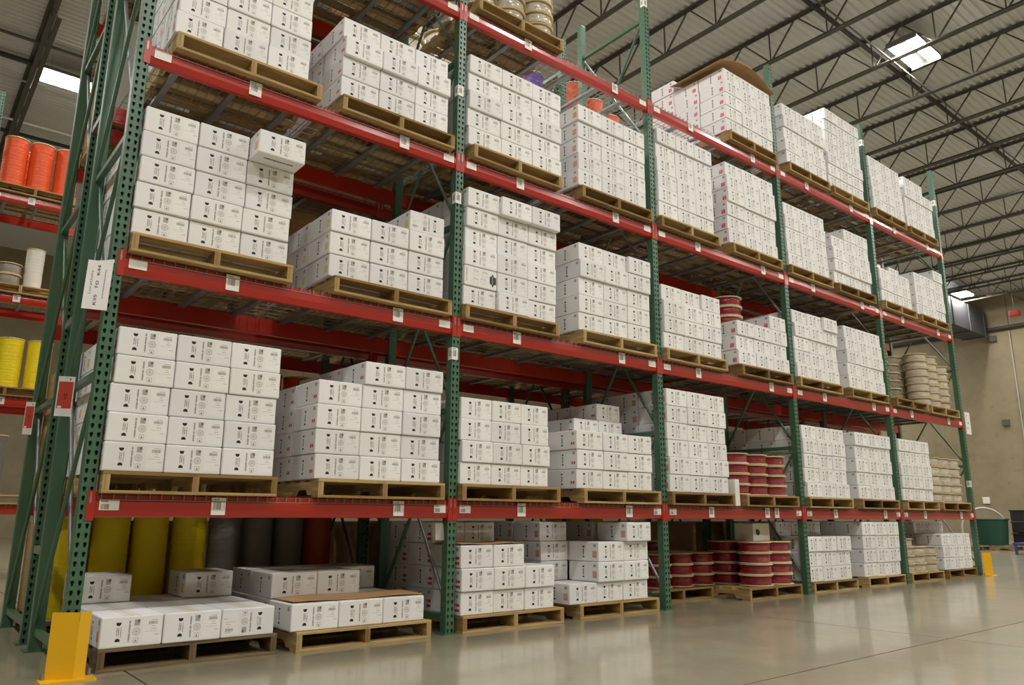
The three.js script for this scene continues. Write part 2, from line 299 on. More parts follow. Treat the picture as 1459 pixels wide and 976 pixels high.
// ---------------------------------------------------------------- pallet rack
const W = 2.515, H = [0, 0.992, 2.440, 3.882, 5.341], UP = 6.83, UW = 0.078, UD = 0.07, DEP = 1.07;
const LV = ['floor level', 'lowest shelf', 'second shelf', 'third shelf', 'top shelf'];
const BAY = ['', 'first bay', 'second bay', 'third bay', 'fourth bay', 'fifth bay'];
function perforated(width, xs, hole, n, pitch) {       // sheet in xy made of n equal modules
  const s = new THREE.Shape(); s.moveTo(-width / 2, 0); s.lineTo(width / 2, 0); s.lineTo(width / 2, pitch); s.lineTo(-width / 2, pitch); s.closePath();
  for (const x of xs) { const h = new THREE.Path(); hole(h, x, pitch / 2); s.holes.push(h); }
  const g = new THREE.ExtrudeGeometry(s, { depth: 0.0025, bevelEnabled: false, curveSegments: 5 });
  const all = []; for (let i = 0; i < n; i++) all.push(at(g, 0, i * pitch, 0)); return mergeGeometries(all);
}
const PITCH = 0.0512, NH = Math.round(UP / PITCH);
const drop = (h, x, y) => { const R = 0.0098, q = []; for (let i = 0; i <= 7; i++) { const a = -0.7 + i * (Math.PI + 1.4) / 7; q.push([x + R * Math.cos(a), y + 0.005 + R * Math.sin(a)]); } q.push([x - 0.0045, y - 0.014], [x + 0.0045, y - 0.014]); h.moveTo(...q[0]); q.slice(1).forEach(p => h.lineTo(...p)); h.closePath(); };
const dot = (h, x, y) => { for (let i = 0; i < 6; i++) { const a = i * Math.PI / 3, p = [x + 0.0045 * Math.cos(a), y + 0.0045 * Math.sin(a)]; i ? h.lineTo(...p) : h.moveTo(...p); } h.closePath(); };
const uprightGeo = (() => {
  const f = perforated(UW, [-0.019, 0.019], drop, NH, PITCH); f.translate(0, 0, -0.0025);
  const sd = perforated(UD, [0.012], dot, NH, PITCH); sd.rotateY(-Math.PI / 2);
  const l = at(sd, -UW / 2 + 0.0025, 0, -UD / 2), r = at(sd, UW / 2, 0, -UD / 2);
  const lip = new THREE.BoxGeometry(UW, NH * PITCH, 0.0025).toNonIndexed(), nl = g => g.index ? g.toNonIndexed() : g;
  const all = [f, l, r, at(lip, 0, NH * PITCH / 2, -UD)].map(nl);
  return mergeGeometries(all);
})();
const bracketGeo = (() => { const g = new THREE.BoxGeometry(0.13, 0.008, 0.11); return g; })();
const BRY = [0.12, 1.68, 3.24, 4.8, 6.36];
function frameParts(t, withTags) {
  part(t, 'upright', uprightGeo, M.green, [0, 0, 0]);
  part(t, 'upright', rearPost, M.green, [0, NH * PITCH / 2, -DEP + UD / 2]);
  part(t, 'base_plate', bracketGeo, M.green, [0, 0.004, -0.035]); part(t, 'base_plate', bracketGeo, M.green, [0, 0.004, -DEP + 0.035]);
  for (const y of BRY) part(t, 'horizontal_brace', FB.h, M.green, [0, y, 0]);
  for (let i = 0; i < 4; i++) { part(t, 'diagonal_brace', FB.d1, M.green, [-0.018, BRY[i], 0]); part(t, 'diagonal_brace', FB.d2, i % 2 ? M.green : M.zinc, [0.018, BRY[i], 0]); }
}
const rearPost = new RoundedBoxGeometry(0.08, NH * PITCH, UD, 2, 0.008);
const FB = {
  h: (() => { const z0 = -UD, z1 = -DEP + UD, L = z0 - z1; return mergeGeometries([at(box(0.036, 0.003, L), 0, 0.019, (z0 + z1) / 2), at(box(0.036, 0.003, L), 0, -0.019, (z0 + z1) / 2), at(box(0.003, 0.04, L), -0.018, 0, (z0 + z1) / 2)]); })(),
  d1: tubeBetween([0, 0.03, -DEP + UD * 0.7], [0, 1.53, -UD * 0.7], 0.014, 8), d2: tubeBetween([0, 0.03, -UD * 0.7], [0, 1.53, -DEP + UD * 0.7], 0.014, 8),
};
const postName = ['nearest left end', 'between first and second bays', 'between second and third bays', 'between third and fourth bays', 'between fourth and fifth bays', 'far right end'];
for (let i = 0; i <= 5; i++) frameParts(thing('rack_frame', `green perforated rack frame of the front row, ${postName[i]}`, 'rack frame', [i * W, 0, 0], 0, 'front row rack frames'));
const Z2 = -1.36, Z3 = -7.45, X3 = -0.36;
for (let i = 0; i <= 5; i++) frameParts(thing('rack_frame', `green perforated rack frame of the back row, ${postName[i]}`, 'rack frame', [i * W, 0, Z2], 0, 'back row rack frames'));
for (let i = 0; i <= 1; i++) frameParts(thing('rack_frame', `green rack frame across the far aisle, ${['at its end', 'one bay along'][i]}`, 'rack frame', [X3 + i * W, 0, Z3], 0, 'far rack frames'));

// beams: stepped profile, origin at connector top, front of upright, left upright centre
const BL = W - UW - 0.006, BH = 0.128, BT = 0.022;
const beamGeo = (() => {
  const s = new THREE.Shape(), p = [[-0.055, -BT], [-0.055, -BT - BH], [-0.016, -BT - BH], [-0.010, -BT - BH + 0.004], [0.0, -BT - 0.088], [0.0015, -BT - 0.082], [0.0015, -BT - 0.042], [0.0, -BT - 0.036], [-0.012, -BT - 0.034], [-0.014, -BT - 0.03], [-0.014, -BT - 0.004], [-0.018, -BT]];
  p.forEach((q, i) => i ? s.lineTo(-q[0], q[1]) : s.moveTo(-q[0], q[1])); s.closePath();
  const g = new THREE.ExtrudeGeometry(s, { depth: BL, bevelEnabled: false }); g.rotateY(Math.PI / 2); g.translate(UW / 2 + 0.003, 0, 0); return g;
})();
const connGeo = mergeGeometries([at(box(0.038, 0.168, 0.004), 0.0205, -0.084, 0.003), at(box(0.004, 0.168, 0.055), 0.0415, -0.084, -0.025)]);
const connGeoR = (() => { const g = mergeGeometries([at(box(0.038, 0.168, 0.004), -0.0205, -0.084, 0.003), at(box(0.004, 0.168, 0.055), -0.0415, -0.084, -0.025)]); return g; })();
const slotGeo = mergeGeometries([at(box(0.009, 0.062, 0.002), 0, 0, 0), at(box(0.012, 0.02, 0.003), 0, -0.01, 0)]);
const endTagGeo = box(0.105, 0.062, 0.001), midTagGeo = box(0.088, 0.105, 0.001);
function beam(x, y, z, lab, group, turn, tags) {
  const t = thing('shelf_beam', lab, 'shelf beam', [x, y, z], 0, group);
  if (turn) { t.rotation.y = Math.PI; t.position.x = x + W; }
  part(t, 'beam', beamGeo, M.red);
  const a = part(t, 'end_connector', connGeo, M.red), b = part(t, 'end_connector', connGeoR, M.red, [W, 0, 0]);
  part(a, 'safety_clip', slotGeo, M.bolt, [0.019, -0.042, 0.0065]); part(b, 'safety_clip', slotGeo, M.bolt, [W - W - 0.019, -0.042, 0.0065]);
  if (tags) {
    part(t, 'end_tag', endTagGeo, tags.end[0], [0.118, -0.08, 0.004]); part(t, 'end_tag', endTagGeo, tags.end[1], [W - 0.118, -0.08, 0.004]);
    for (const mx of tags.mid) part(t, 'slot_tag', midTagGeo, slotTag, [mx, -0.082, 0.0045]);
  }
}
const midPos = { 1: [0.7, 1.98], 2: [0.68, 1.95], 3: [0.68, 1.95], 4: [0.7, 1.9] };
for (let l = 1; l <= 4; l++) for (let b = 1; b <= 5; b++) {
  const end = l === 1 ? [shelfTags[0], shelfTags[1]] : [plainTag, plainTag];
  const mid = midPos[l].map(v => v + rr(-0.06, 0.06)); if (l === 1 && b === 3) mid.push(1.75);
  beam((b - 1) * W, H[l], 0, `red front beam of the ${LV[l]}, ${BAY[b]}, front row`, 'front row front beams', false, { end, mid });
  beam((b - 1) * W, H[l], -DEP, `red rear beam of the ${LV[l]}, ${BAY[b]}, front row`, 'front row rear beams', true);
  beam((b - 1) * W, H[l], Z2, `red front beam of the ${LV[l]}, ${BAY[b]}, back row`, 'back row front beams', false);
  beam((b - 1) * W, H[l], Z2 - DEP, `red rear beam of the ${LV[l]}, ${BAY[b]}, back row`, 'back row rear beams', true);
}
for (let l = 1; l <= 4; l++) {
  beam(X3, H[l], Z3, `red front beam of the ${LV[l]} across the far aisle`, 'far rack beams', false, { end: [plainTag, plainTag], mid: [0.55, 1.9] });
  beam(X3, H[l], Z3 - DEP, `red rear beam of the ${LV[l]} across the far aisle`, 'far rack beams', true);
}
// row spacers between the rows at the left end
[0.62, 2.2, 3.78].forEach((y, i) => solo('row_spacer', box(0.07, 0.05, Math.abs(Z2 + DEP) - 0.005), M.zinc, `grey row spacer joining both rows at the left end, ${['lowest', 'middle', 'highest'][i]}`, 'spacer', [0, y, (Z2 - DEP) / 2], null, 'row spacers'));

// wire decks: two per bay
const DW = 1.19, deckWires = (() => {
  const a = [], r = 0.0048, len = DEP + 0.0;
  for (let i = 0; i < 19; i++) { const x = -DW / 2 + 0.01 + i * (DW - 0.02) / 18; a.push(at(box(r, r, len), x, 0, -DEP / 2)); a.push(at(box(r, 0.034, r), x, -0.016, 0.002), at(box(r, 0.034, r), x, -0.016, -DEP - 0.002)); }
  for (let j = 0; j < 10; j++) a.push(at(box(DW, r, r), 0, -r, -0.05 - j * (DEP - 0.1) / 9));
  a.push(at(box(DW, r, r), 0, -0.034, 0.004), at(box(DW, r, r), 0, -0.034, -DEP - 0.004));
  return mergeGeometries(a);
})();
const deckChan = mergeGeometries([at(box(0.042, 0.003, DEP - 0.13), 0, -0.026, -DEP / 2), at(box(0.003, 0.024, DEP - 0.13), -0.02, -0.015, -DEP / 2), at(box(0.003, 0.024, DEP - 0.13), 0.02, -0.015, -DEP / 2)]);
function deck(x, y, z, lab, group) {
  const t = thing('wire_deck', lab, 'wire deck', [x, y, z], 0, group);
  const w = part(t, 'wire_mesh', deckWires, M.wire); w.userData.kind = 'stuff';
  for (const dx of [-0.4, 0, 0.4]) part(t, 'support_channel', deckChan, M.zinc, [dx, 0, 0]);
}
const DTOP = -0.016;
for (let l = 1; l <= 4; l++) for (let b = 1; b <= 5; b++) for (let k = 0; k < 2; k++) {
  const x = (b - 1) * W + W / 2 + (k ? 0.6 : -0.6), sd = k ? 'right' : 'left';
  deck(x, H[l] + DTOP - 0.003, 0, `galvanised wire deck, ${sd} half of the ${LV[l]}, ${BAY[b]}, front row`, 'front row wire decks');
  deck(x, H[l] + DTOP - 0.003, Z2, `galvanised wire deck, ${sd} half of the ${LV[l]}, ${BAY[b]}, back row`, 'back row wire decks');
}
for (let l = 1; l <= 4; l++) for (let k = 0; k < 2; k++) deck(X3 + W / 2 + (k ? 0.6 : -0.6), H[l] + DTOP - 0.003, Z3, `galvanised wire deck, ${k ? 'right' : 'left'} half of the ${LV[l]} across far aisle`, 'far rack wire decks');

// ---------------------------------------------------------------- pallets
const PW = 1.03, PDp = 1.2, PH = 0.124;
const stringerGeo = (() => {
  const s = new THREE.Shape(), h = PH - 0.036, L = PDp; s.moveTo(0, 0);
  for (const c of [0.3, 0.9]) { s.lineTo(c - 0.13, 0); s.lineTo(c - 0.1, 0.038); s.lineTo(c + 0.1, 0.038); s.lineTo(c + 0.13, 0); }
  s.lineTo(L, 0); s.lineTo(L, h); s.lineTo(0, h); s.closePath();
  const g = new THREE.ExtrudeGeometry(s, { depth: 0.038, bevelEnabled: false }); g.rotateY(Math.PI / 2); g.translate(-0.019, 0, 0); return g;   // runs 0 .. -L in z
})();
const DB = [0.14, 0.09, 0.09, 0.09, 0.09, 0.09, 0.14];
const boardGeos = {}; function boardGeo(w, d) { const k = w + ',' + d; if (!boardGeos[k]) { const g = new THREE.BoxGeometry(w, 0.017, d), p = g.attributes.position, uv = g.attributes.uv; for (let i = 0; i < p.count; i++) uv.setXY(i, p.getX(i) * 1.2, p.getZ(i) * 3 + p.getY(i) * 3); boardGeos[k] = g; } return boardGeos[k]; }
function pallet(x0, y, zf, lab, group, old, odd) {      // x0 left edge, zf front edge
  const t = thing('wooden_pallet', lab, 'pallet', [x0 + PW / 2, y, zf], rr(-0.004, 0.004), group), set = old ? oldWoods : woods, base = Math.floor(rnd() * 4);
  const wd = () => rnd() < 0.6 ? set[base] : pick(set);
  for (const sx of [-PW / 2 + 0.02, 0, PW / 2 - 0.02]) part(t, 'stringer', stringerGeo, odd && sx === 0 ? odd : wd(), [sx, 0.018, 0]);
  let z = 0; const gap = (PDp - DB.reduce((a, b) => a + b)) / 6;
  for (const d of DB) { part(t, 'deck_board', boardGeo(PW, d), wd(), [0, PH - 0.009, z - d / 2], [0, rr(-0.006, 0.006), 0]); z -= d + gap; }
  for (const [c, d] of [[-0.05, 0.1], [-0.35 - 0.15, 0.09], [-0.6 - 0.08, 0.09], [-PDp + 0.07, 0.14]]) part(t, 'bottom_board', boardGeo(PW, d), wd(), [0, 0.009, c]);
  return t;
}

// ---------------------------------------------------------------- cartons
const BXH = 0.172, BXD = 0.382;
const cartonGeos = {};
function cartonGeo(w, front, side, flip, simple) {
  const k = [w.toFixed(3), front, side, flip, simple].join();
  if (cartonGeos[k]) return cartonGeos[k];
  let g = simple ? new THREE.BoxGeometry(w - 0.006, BXH - 0.003, BXD - 0.004).toNonIndexed() : new RoundedBoxGeometry(w - 0.005, BXH - 0.0025, BXD - 0.003, 2, 0.009);
  if (g.index) g = g.toNonIndexed();
  const names = [side, side, 'top', 'bottom', front, front], per = g.attributes.position.count / 6, uv = g.attributes.uv, P = g.attributes.position;
  for (let f = 0; f < 6; f++) {
    const [cx, cy] = CELLS[names[f]], rot = flip && f >= 4;
    for (let i = f * per; i < (f + 1) * per; i++) {
      let u, v; const x = P.getX(i) / w + 0.5, y = P.getY(i) / BXH + 0.5, z = P.getZ(i) / BXD + 0.5;
      if (f === 0) { u = 1 - z; v = y; } else if (f === 1) { u = z; v = y; } else if (f === 2) { u = z; v = x; } else if (f === 3) { u = x; v = z; } else if (f === 4) { u = x; v = y; } else { u = 1 - x; v = y; }
      u = Math.min(0.995, Math.max(0.005, u)); v = Math.min(0.99, Math.max(0.01, v)); if (rot) { u = 1 - u; v = 1 - v; }
      uv.setXY(i, (cx + u) * CW / 2048, 1 - (cy + 1 - v) * CH / 2048);
    }
  }
  return cartonGeos[k] = g;
}
const cartons = [];       // collected first, then split into individuals and the rest
const ROWN = ['bottom', 'second', 'third', 'fourth', 'fifth', 'sixth', 'seventh', 'eighth'], COLN = ['left', 'middle', 'right'], DEPN = ['', 'second deep', 'third deep'];
function stack(l, b, slot, o) {
  const base = (l ? H[l] + DTOP : 0), zf = o.z ?? 0.03, pz = o.pz ?? zf + 0.03, px = o.px, w = o.w || 0.34, sd = slot ? 'right' : 'left';
  if (!o.noPallet) pallet(px, base, pz, `${o.old ? 'weathered grey' : 'pale wooden'} pallet, ${sd} one of the ${LV[l]}, ${BAY[b]}, under white cartons`, 'pallets under cartons', o.old, o.odd);
  const hs = o.h, D = 3;
  const front = hs[0].length ? hs[0] : hs, hd = Array.isArray(hs[0]) ? hs : [hs, hs, hs];
  const rowDx = [], rowDz = []; for (let r = 0; r < 8; r++) { rowDx.push(rr(-0.003, 0.012)); rowDz.push(rr(-0.014, 0.012)); }
  for (let d = 0; d < D; d++) for (let c = 0; c < 3; c++) for (let r = 0; r < hd[d][c]; r++) {
    const frontHidden = d > 0 && hd[d - 1][c] > r, leftHidden = c > 0 && hd[d][c - 1] > r, rightHidden = c < 2 && hd[d][c + 1] > r, topHidden = hd[d][c] > r + 1;
    const backHidden = d < 2 && hd[d + 1][c] > r;
    if (frontHidden && leftHidden && rightHidden && topHidden && (backHidden || d === 2)) continue;
    const rowShift = o.shift && o.shift[r] ? o.shift[r][c] || 0 : 0;
    cartons.push({ l, b, slot, d, c, r, w, x: o.x + w * (c + 0.5) + rr(-0.0008, 0.0008) + rowDx[r], y: base + PH + BXH * (r + 0.5), z: zf - BXD * (d + 0.5) - 0.004 * d + rowDz[r] + (d === 0 ? rr(-0.004, 0.005) + rowShift : 0),
      front: o.fronts && d === 0 && o.fronts[r + ',' + c] || pick(['front0', 'front0', 'front1', 'front2']), side: o.side || 'plain', flip: (o.flips && d === 0 && o.flips.includes(r + ',' + c)) || false, fh: frontHidden, lh: leftHidden, th: topHidden,
      label: `white carton, ${ROWN[r]} row, ${COLN[c]} column${d ? ' ' + DEPN[d] : ''}, ${sd} pallet, ${LV[l]}, ${BAY[b]}` });
  }
}
const F = (a) => [a, a, a];
// shelf 1
stack(1, 1, 0, { x: 0.045, px: 0.056, w: 0.338, h: F([5, 5, 5]), side: 'orange' });
stack(1, 1, 1, { x: 1.345, px: 1.372, w: 0.343, h: F([4, 5, 5]), side: 'red' });
stack(1, 2, 0, { x: 2.56, px: 2.565, w: 0.31, h: F([4, 4, 4]) });
stack(1, 2, 1, { x: 3.815, px: 3.88, w: 0.336, h: [[3, 3, 3], [3, 4, 5], [3, 4, 5]], side: 'red' });
stack(1, 3, 0, { x: 5.075, px: 5.08, w: 0.325, h: F([6, 6, 6]), side: 'tan' });
stack(1, 4, 0, { x: 7.59, px: 7.6, w: 0.33, h: F([5, 5, 5]) });
stack(1, 4, 1, { x: 8.85, px: 8.87, w: 0.33, h: F([5, 5, 5]), odd: oldWoods[1] });
stack(1, 5, 0, { x: 10.105, px: 10.13, w: 0.325, h: F([5, 5, 5]) });
// shelf 2
stack(2, 1, 0, { x: 0.045, px: 0.056, w: 0.335, h: [[5, 5, 5], [5, 5, 4], [5, 5, 4]], side: 'orange', shift: { 4: [0, 0, 0.17] } });
stack(2, 1, 1, { x: 1.36, px: 1.4, w: 0.333, h: [[3, 3, 4], [3, 3, 3], [3, 3, 3]], side: 'yellow', flips: ['3,2'], fronts: { '3,2': 'front2' } });
stack(2, 2, 0, { x: 2.56, px: 2.565, w: 0.343, h: F([6, 6, 6]), shift: { 5: [0.03, 0.06, 0.06], 0: [0, 0.03, 0] }, fronts: { '1,0': 'odd' } });
stack(2, 2, 1, { x: 3.88, px: 3.9, w: 0.333, h: F([5, 5, 5]), shift: { 4: [0, 0, 0.03] } });
stack(2, 3, 0, { x: 5.08, px: 5.09, w: 0.325, h: F([4, 4, 4]), shift: { 3: [0, 0, 0.02] } });
stack(2, 3, 1, { x: 6.37, px: 6.4, w: 0.345, h: [[3, 3, 4], [3, 3, 4], [3, 3, 4]], side: 'pink', odd: oldWoods[1] });
stack(2, 4, 0, { x: 7.59, px: 7.6, w: 0.34, h: F([5, 5, 5]), shift: { 4: [0, 0, 0.05] }, odd: oldWoods[1] });
stack(2, 4, 1, { x: 8.85, px: 8.87, w: 0.34, h: F([5, 5, 5]) });
// shelf 3
stack(3, 1, 0, { x: 0.165, px: 0.18, w: 0.315, h: F([6, 6, 6]), side: 'orange' });
stack(3, 1, 1, { x: 1.37, px: 1.385, w: 0.33, h: F([4, 4, 4]), side: 'red', shift: { 2: [0.03, 0.03, 0.03] } });
stack(3, 2, 0, { x: 2.57, px: 2.62, w: 0.365, h: F([5, 5, 5]) });
stack(3, 2, 1, { x: 3.885, px: 3.92, w: 0.33, h: F([5, 5, 5]), side: 'orange' });
stack(3, 3, 0, { x: 5.08, px: 5.09, w: 0.322, h: F([6, 6, 6]) });
stack(3, 3, 1, { x: 6.335, px: 6.37, w: 0.338, h: F([6, 6, 6]), side: 'pink' });
stack(3, 4, 0, { x: 7.59, px: 7.6, w: 0.33, h: F([5, 5, 5]) });
stack(3, 4, 1, { x: 8.745, px: 8.8, w: 0.345, h: [[4, 5, 5], [4, 5, 5], [5, 5, 5]] });
stack(3, 5, 0, { x: 10.105, px: 10.13, w: 0.325, h: F([3, 3, 3]) });
stack(3, 5, 1, { x: 11.27, px: 11.33, w: 0.36, h: [[4, 4, 5], [5, 4, 5], [5, 4, 5]] });
// shelf 4
stack(4, 3, 1, { x: 6.42, px: 6.44, w: 0.338, h: [[5, 5, 5], [5, 5, 5], [6, 5, 5]], side: 'pink' });
stack(4, 4, 0, { x: 7.73, px: 7.76, w: 0.345, h: F([5, 5, 5]) });
stack(4, 4, 1, { x: 8.86, px: 8.9, w: 0.333, h: F([7, 7, 7]) });
stack(4, 5, 0, { x: 10.11, px: 10.13, w: 0.345, h: F([5, 5, 5]) });
stack(4, 5, 1, { x: 11.27, px: 11.3, w: 0.345, h: F([5, 5, 4]) });
stack(4, 1, 0, { x: 0.1, px: 0.1, w: 0.335, h: F([5, 5, 5]) });
stack(4, 1, 1, { x: 1.36, px: 1.37, w: 0.335, h: F([5, 5, 5]) });
// floor
stack(0, 1, 0, { x: 0.14, px: 0.15, w: 0.336, z: 0.0, pz: 0.0, h: [[1, 1, 1], [1, 1, 1], [2, 1, 2]], side: 'orange', flips: ['0,2'], old: true });
stack(0, 1, 1, { x: 1.25, px: 1.29, w: 0.34, z: 0.03, pz: 0.05, h: [[1, 1, 1], [2, 2, 1], [2, 2, 2]] });
stack(0, 2, 0, { x: 2.585, px: 2.6, w: 0.318, z: 0.03, pz: 0.05, h: [[3, 3, 2], [4, 4, 2], [4, 4, 3]], side: 'redbars' });
stack(0, 2, 1, { x: 3.75, px: 3.87, w: 0.335, z: 0.0, pz: 0.0, h: [[1, 3, 4], [4, 3, 4], [4, 4, 4]], side: 'tan', shift: { 3: [0, 0, 0.06] } });
stack(0, 4, 0, { x: 7.6, px: 7.65, w: 0.34, z: -0.03, pz: 0, h: [[3, 3, 3], [4, 4, 4], [4, 4, 4]] });
stack(0, 4, 1, { x: 8.95, px: 8.955, w: 0.335, z: -0.03, pz: 0, h: F([4, 4, 4]) });
stack(0, 5, 1, { x: 11.3, px: 11.38, w: 0.345, z: -0.02, pz: 0, h: [[3, 3, 3], [4, 4, 4], [4, 4, 4]] });

{ // split: the 300 that show largest are things, the rest one object
  const v = new THREE.Vector3(), px = (x, y, z) => { v.set(x, y, z).project(camera); return [(v.x + 1) * 729.5, (1 - v.y) * 488]; };
  const quad = (q) => { let a = 0; for (let i = 0; i < 4; i++) { const [x1, y1] = q[i], [x2, y2] = q[(i + 1) % 4]; a += x1 * y2 - x2 * y1; } return Math.abs(a) / 2; };
  for (const c of cartons) {
    const x0 = c.x - c.w / 2, x1 = c.x + c.w / 2, y0 = c.y - BXH / 2, y1 = c.y + BXH / 2, z1 = c.z + BXD / 2, z0 = c.z - BXD / 2;
    const f = [px(x0, y0, z1), px(x1, y0, z1), px(x1, y1, z1), px(x0, y1, z1)], s = [px(x0, y0, z0), px(x0, y0, z1), px(x0, y1, z1), px(x0, y1, z0)];
    const cx = (f[0][0] + f[2][0]) / 2, cy = (f[0][1] + f[2][1]) / 2, inside = cx > 0 && cx < 1459 && cy > -8 && cy < 976;
    c.score = !inside ? 0 : (c.fh ? 0 : quad(f) * (c.d ? 0.6 : 1)) + (c.lh ? 0 : quad(s) * (c.d ? 0.35 : 0.6));
  }
  cartons.sort((a, b) => b.score - a.score);
  const rest = [];
  cartons.forEach((c, i) => {
    if (i < 306) {
      const m = solo('white_carton', cartonGeo(c.w, c.front, c.side, c.flip), pick(cartonMats), c.label + (c.front === 'odd' ? ', dark emblem showing' : ''), 'carton', [c.x, c.y, c.z], null, 'white cartons stacked on the rack pallets');
    } else { const g = at(cartonGeo(c.w, c.front, c.side, c.flip, true), c.x, c.y, c.z); rest.push(g); }
  });
  console.log('cartons', cartons.length, 'smallest single', cartons[305].score.toFixed(0));
  const m = part(scene, 'stacked_cartons', mergeGeometries(rest), cartonMats[1]); tag(m, 'remaining white cartons in the farther and deeper stacks of the rack', 'cartons', null, 'stuff');
}

// ---------------------------------------------------------------- cable reels
const reelGeos = {};
function reelGeo(R, h) {
  const k = R + ',' + h; if (reelGeos[k]) return reelGeos[k];
  const t = 0.012, f = lathe([[0.03, 0], [R - 0.004, 0], [R, 0.003], [R, t - 0.003], [R - 0.004, t], [0.03, t], [0.03, 0]], 26);
  const n = 9, pts = [[0.02, t]]; for (let i = 0; i <= n; i++) pts.push([R * (0.87 + 0.035 * Math.sin(i / n * Math.PI) + (i % 2 ? 0.006 : 0)), t + (h - 2 * t) * i / n]); pts.push([0.02, h - t]);
  return reelGeos[k] = { flange: f, body: lathe(pts, 26), t };
}
function reel(x, y, z, R, h, kind, lab, group) {
  const g = reelGeo(R, h), t = thing('cable_reel', lab, 'cable reel', [x, y, z], rr(0, 6.28), group), fm = kind === 'grey' ? flangeMats[1] : pick(flangeMats);
  part(t, 'flange', g.flange, fm); part(t, 'flange', g.flange, fm, [0, h - g.t - 0.0005, 0]); part(t, 'wound_cable', g.body, wound[kind]);
}
function reelStack(l, b, slot, o) {
  const base = l ? H[l] + DTOP : 0, sd = slot ? 'right' : 'left';
  pallet(o.px, base, o.pz ?? 0.06, `pale wooden pallet carrying ${o.word} cable reels, ${sd} side of the ${LV[l]}, ${BAY[b]}`, 'pallets under reels');
  o.h.forEach((rows, d) => rows.forEach((n, c) => { for (let r = 0; r < n; r++) reel(o.x + (o.R * 2 + 0.016) * (c + 0.5) + rr(-0.004, 0.004), base + PH + o.rh * r + 0.0005, (o.z ?? 0.03) - o.R - (o.R * 2 + 0.016) * d + rr(-0.004, 0.004), o.R, o.rh - 0.001, o.kind(c, d, r), `${o.word} cable reel, ${ROWN[r]} tier, ${COLN[c]} column${d ? ' behind' : ''}, ${sd} side, ${LV[l]}, ${BAY[b]}`, 'cable reels stacked on pallets'); }));
}
reelStack(1, 3, 1, { x: 6.205, px: 6.33, R: 0.175, rh: 0.113, word: 'red', kind: () => 'red', h: [[4, 4, 4], [4, 4, 4]] });
reelStack(0, 3, 1, { x: 6.6, px: 6.36, R: 0.19, rh: 0.118, z: -0.02, pz: 0, word: 'red', kind: (c) => 'red', h: [[4, 4], [4, 4]] });
reelStack(0, 3, 0, { x: 5.46, px: 5.28, R: 0.178, rh: 0.118, z: -0.5, pz: -0.42, word: 'dark red', kind: () => 'red', h: [[3, 3, 3], [4, 4, 3]] });
reelStack(2, 5, 1, { x: 11.19, px: 11.29, R: 0.173, rh: 0.116, word: 'cream', kind: () => 'cream', h: [[7, 7, 6], [7, 7, 7]] });
reelStack(2, 5, 0, { x: 10.13, px: 10.15, R: 0.17, rh: 0.126, z: -0.25, word: 'grey', kind: () => 'grey', h: [[6, 6, 6]] });
reelStack(1, 5, 1, { x: 11.2, px: 11.3, R: 0.173, rh: 0.132, word: 'cream', kind: () => 'cream', h: [[5, 5, 5], [6, 5, 5]] });
reelStack(0, 5, 0, { x: 10.14, px: 10.18, R: 0.175, rh: 0.115, z: -0.02, pz: 0, word: 'cream', kind: () => 'cream', h: [[4, 3, 3]] });
reelStack(4, 2, 0, { x: 2.6, px: 2.65, R: 0.172, rh: 0.125, word: 'cream', kind: () => 'cream', h: [[4, 4, 4], [4, 4, 4]] });
for (let r = 0; r < 3; r++) reel(6.67, H[2] + DTOP + PH + BXH * 3 + 0.12 * r + 0.001, -0.3, 0.185, 0.118, 'red', `red cable reel on cartons, ${ROWN[r]} of a column of three, second shelf, third bay`, 'reels on top of cartons');

// tall spools
const spoolGeos = {};
function spoolGeo(R, h) {
  const k = R + ',' + h; if (spoolGeos[k]) return spoolGeos[k];
  const t = 0.014, n = 2 * Math.round(h / 0.018), pts = [[0.02, t]]; for (let i = 0; i <= n; i++) { const y = t + (h - 2 * t) * i / n; pts.push([R * 0.93 + (i % 2 ? 0.005 : 0) + 0.0012 * Math.sin(i * i * 0.37), y]); } pts.push([0.02, h - t]);
  return spoolGeos[k] = { body: lathe(pts, 28), flange: lathe([[0.02, 0], [R - 0.003, 0], [R, 0.003], [R, t - 0.003], [R - 0.003, t], [0.02, t], [0.02, 0]], 28), t };
}
function spool(x, y, z, R, h, kind, lab, group) {
  const g = spoolGeo(R, h), t = thing('cable_spool', lab, 'cable spool', [x, y, z], rr(0, 6), group);
  part(t, 'flange', g.flange, flangeMats[0]); part(t, 'flange', g.flange, flangeMats[0], [0, h - g.t, 0]); part(t, 'wound_cable', g.body, wound[kind]);
}
function plainPallet(x0, y, zf, lab, old) { pallet(x0, y, zf, lab, 'pallets of the other racks', old); }
const grp2 = 'tall cable spools of the back row';
// back row, floor
[[0.072, 'first'], [1.12, 'second']].forEach(([x, n]) => plainPallet(x, 0, Z2 - 0.03, `weathered pallet under tall spools, back row floor, ${n} from left`, true));
[[0.2, 'yellow', 'leftmost'], [0.48, 'yellow', 'second'], [0.76, 'yellow', 'third'], [1.05, 'yellow', 'fourth'], [1.33, 'steelgrey', 'leftmost'], [1.602, 'steelgrey', 'second'], [1.874, 'steelgrey', 'third']].forEach(([x, k, n]) => spool(x, PH, Z2 - 0.2, 0.134, 0.74, k, `tall ${k === 'steelgrey' ? 'grey' : k} cable spool behind the first bay floor cartons, ${n} of its colour`, grp2));
[[2.147, 'only']].forEach(([x, n]) => spool(x, x < 2.5 ? PH : 0.001, x < 2.5 ? Z2 - 0.2 : Z2 + 0.0, x < 2.5 ? 0.132 : 0.12, x < 2.5 ? 0.74 : 0.84, 'rust', 'tall rust orange cable spool standing behind the first bay floor cartons', grp2));
plainPallet(5.11, 0, -1.66, 'weathered pallet under dark yellow spools behind the third bay', true);
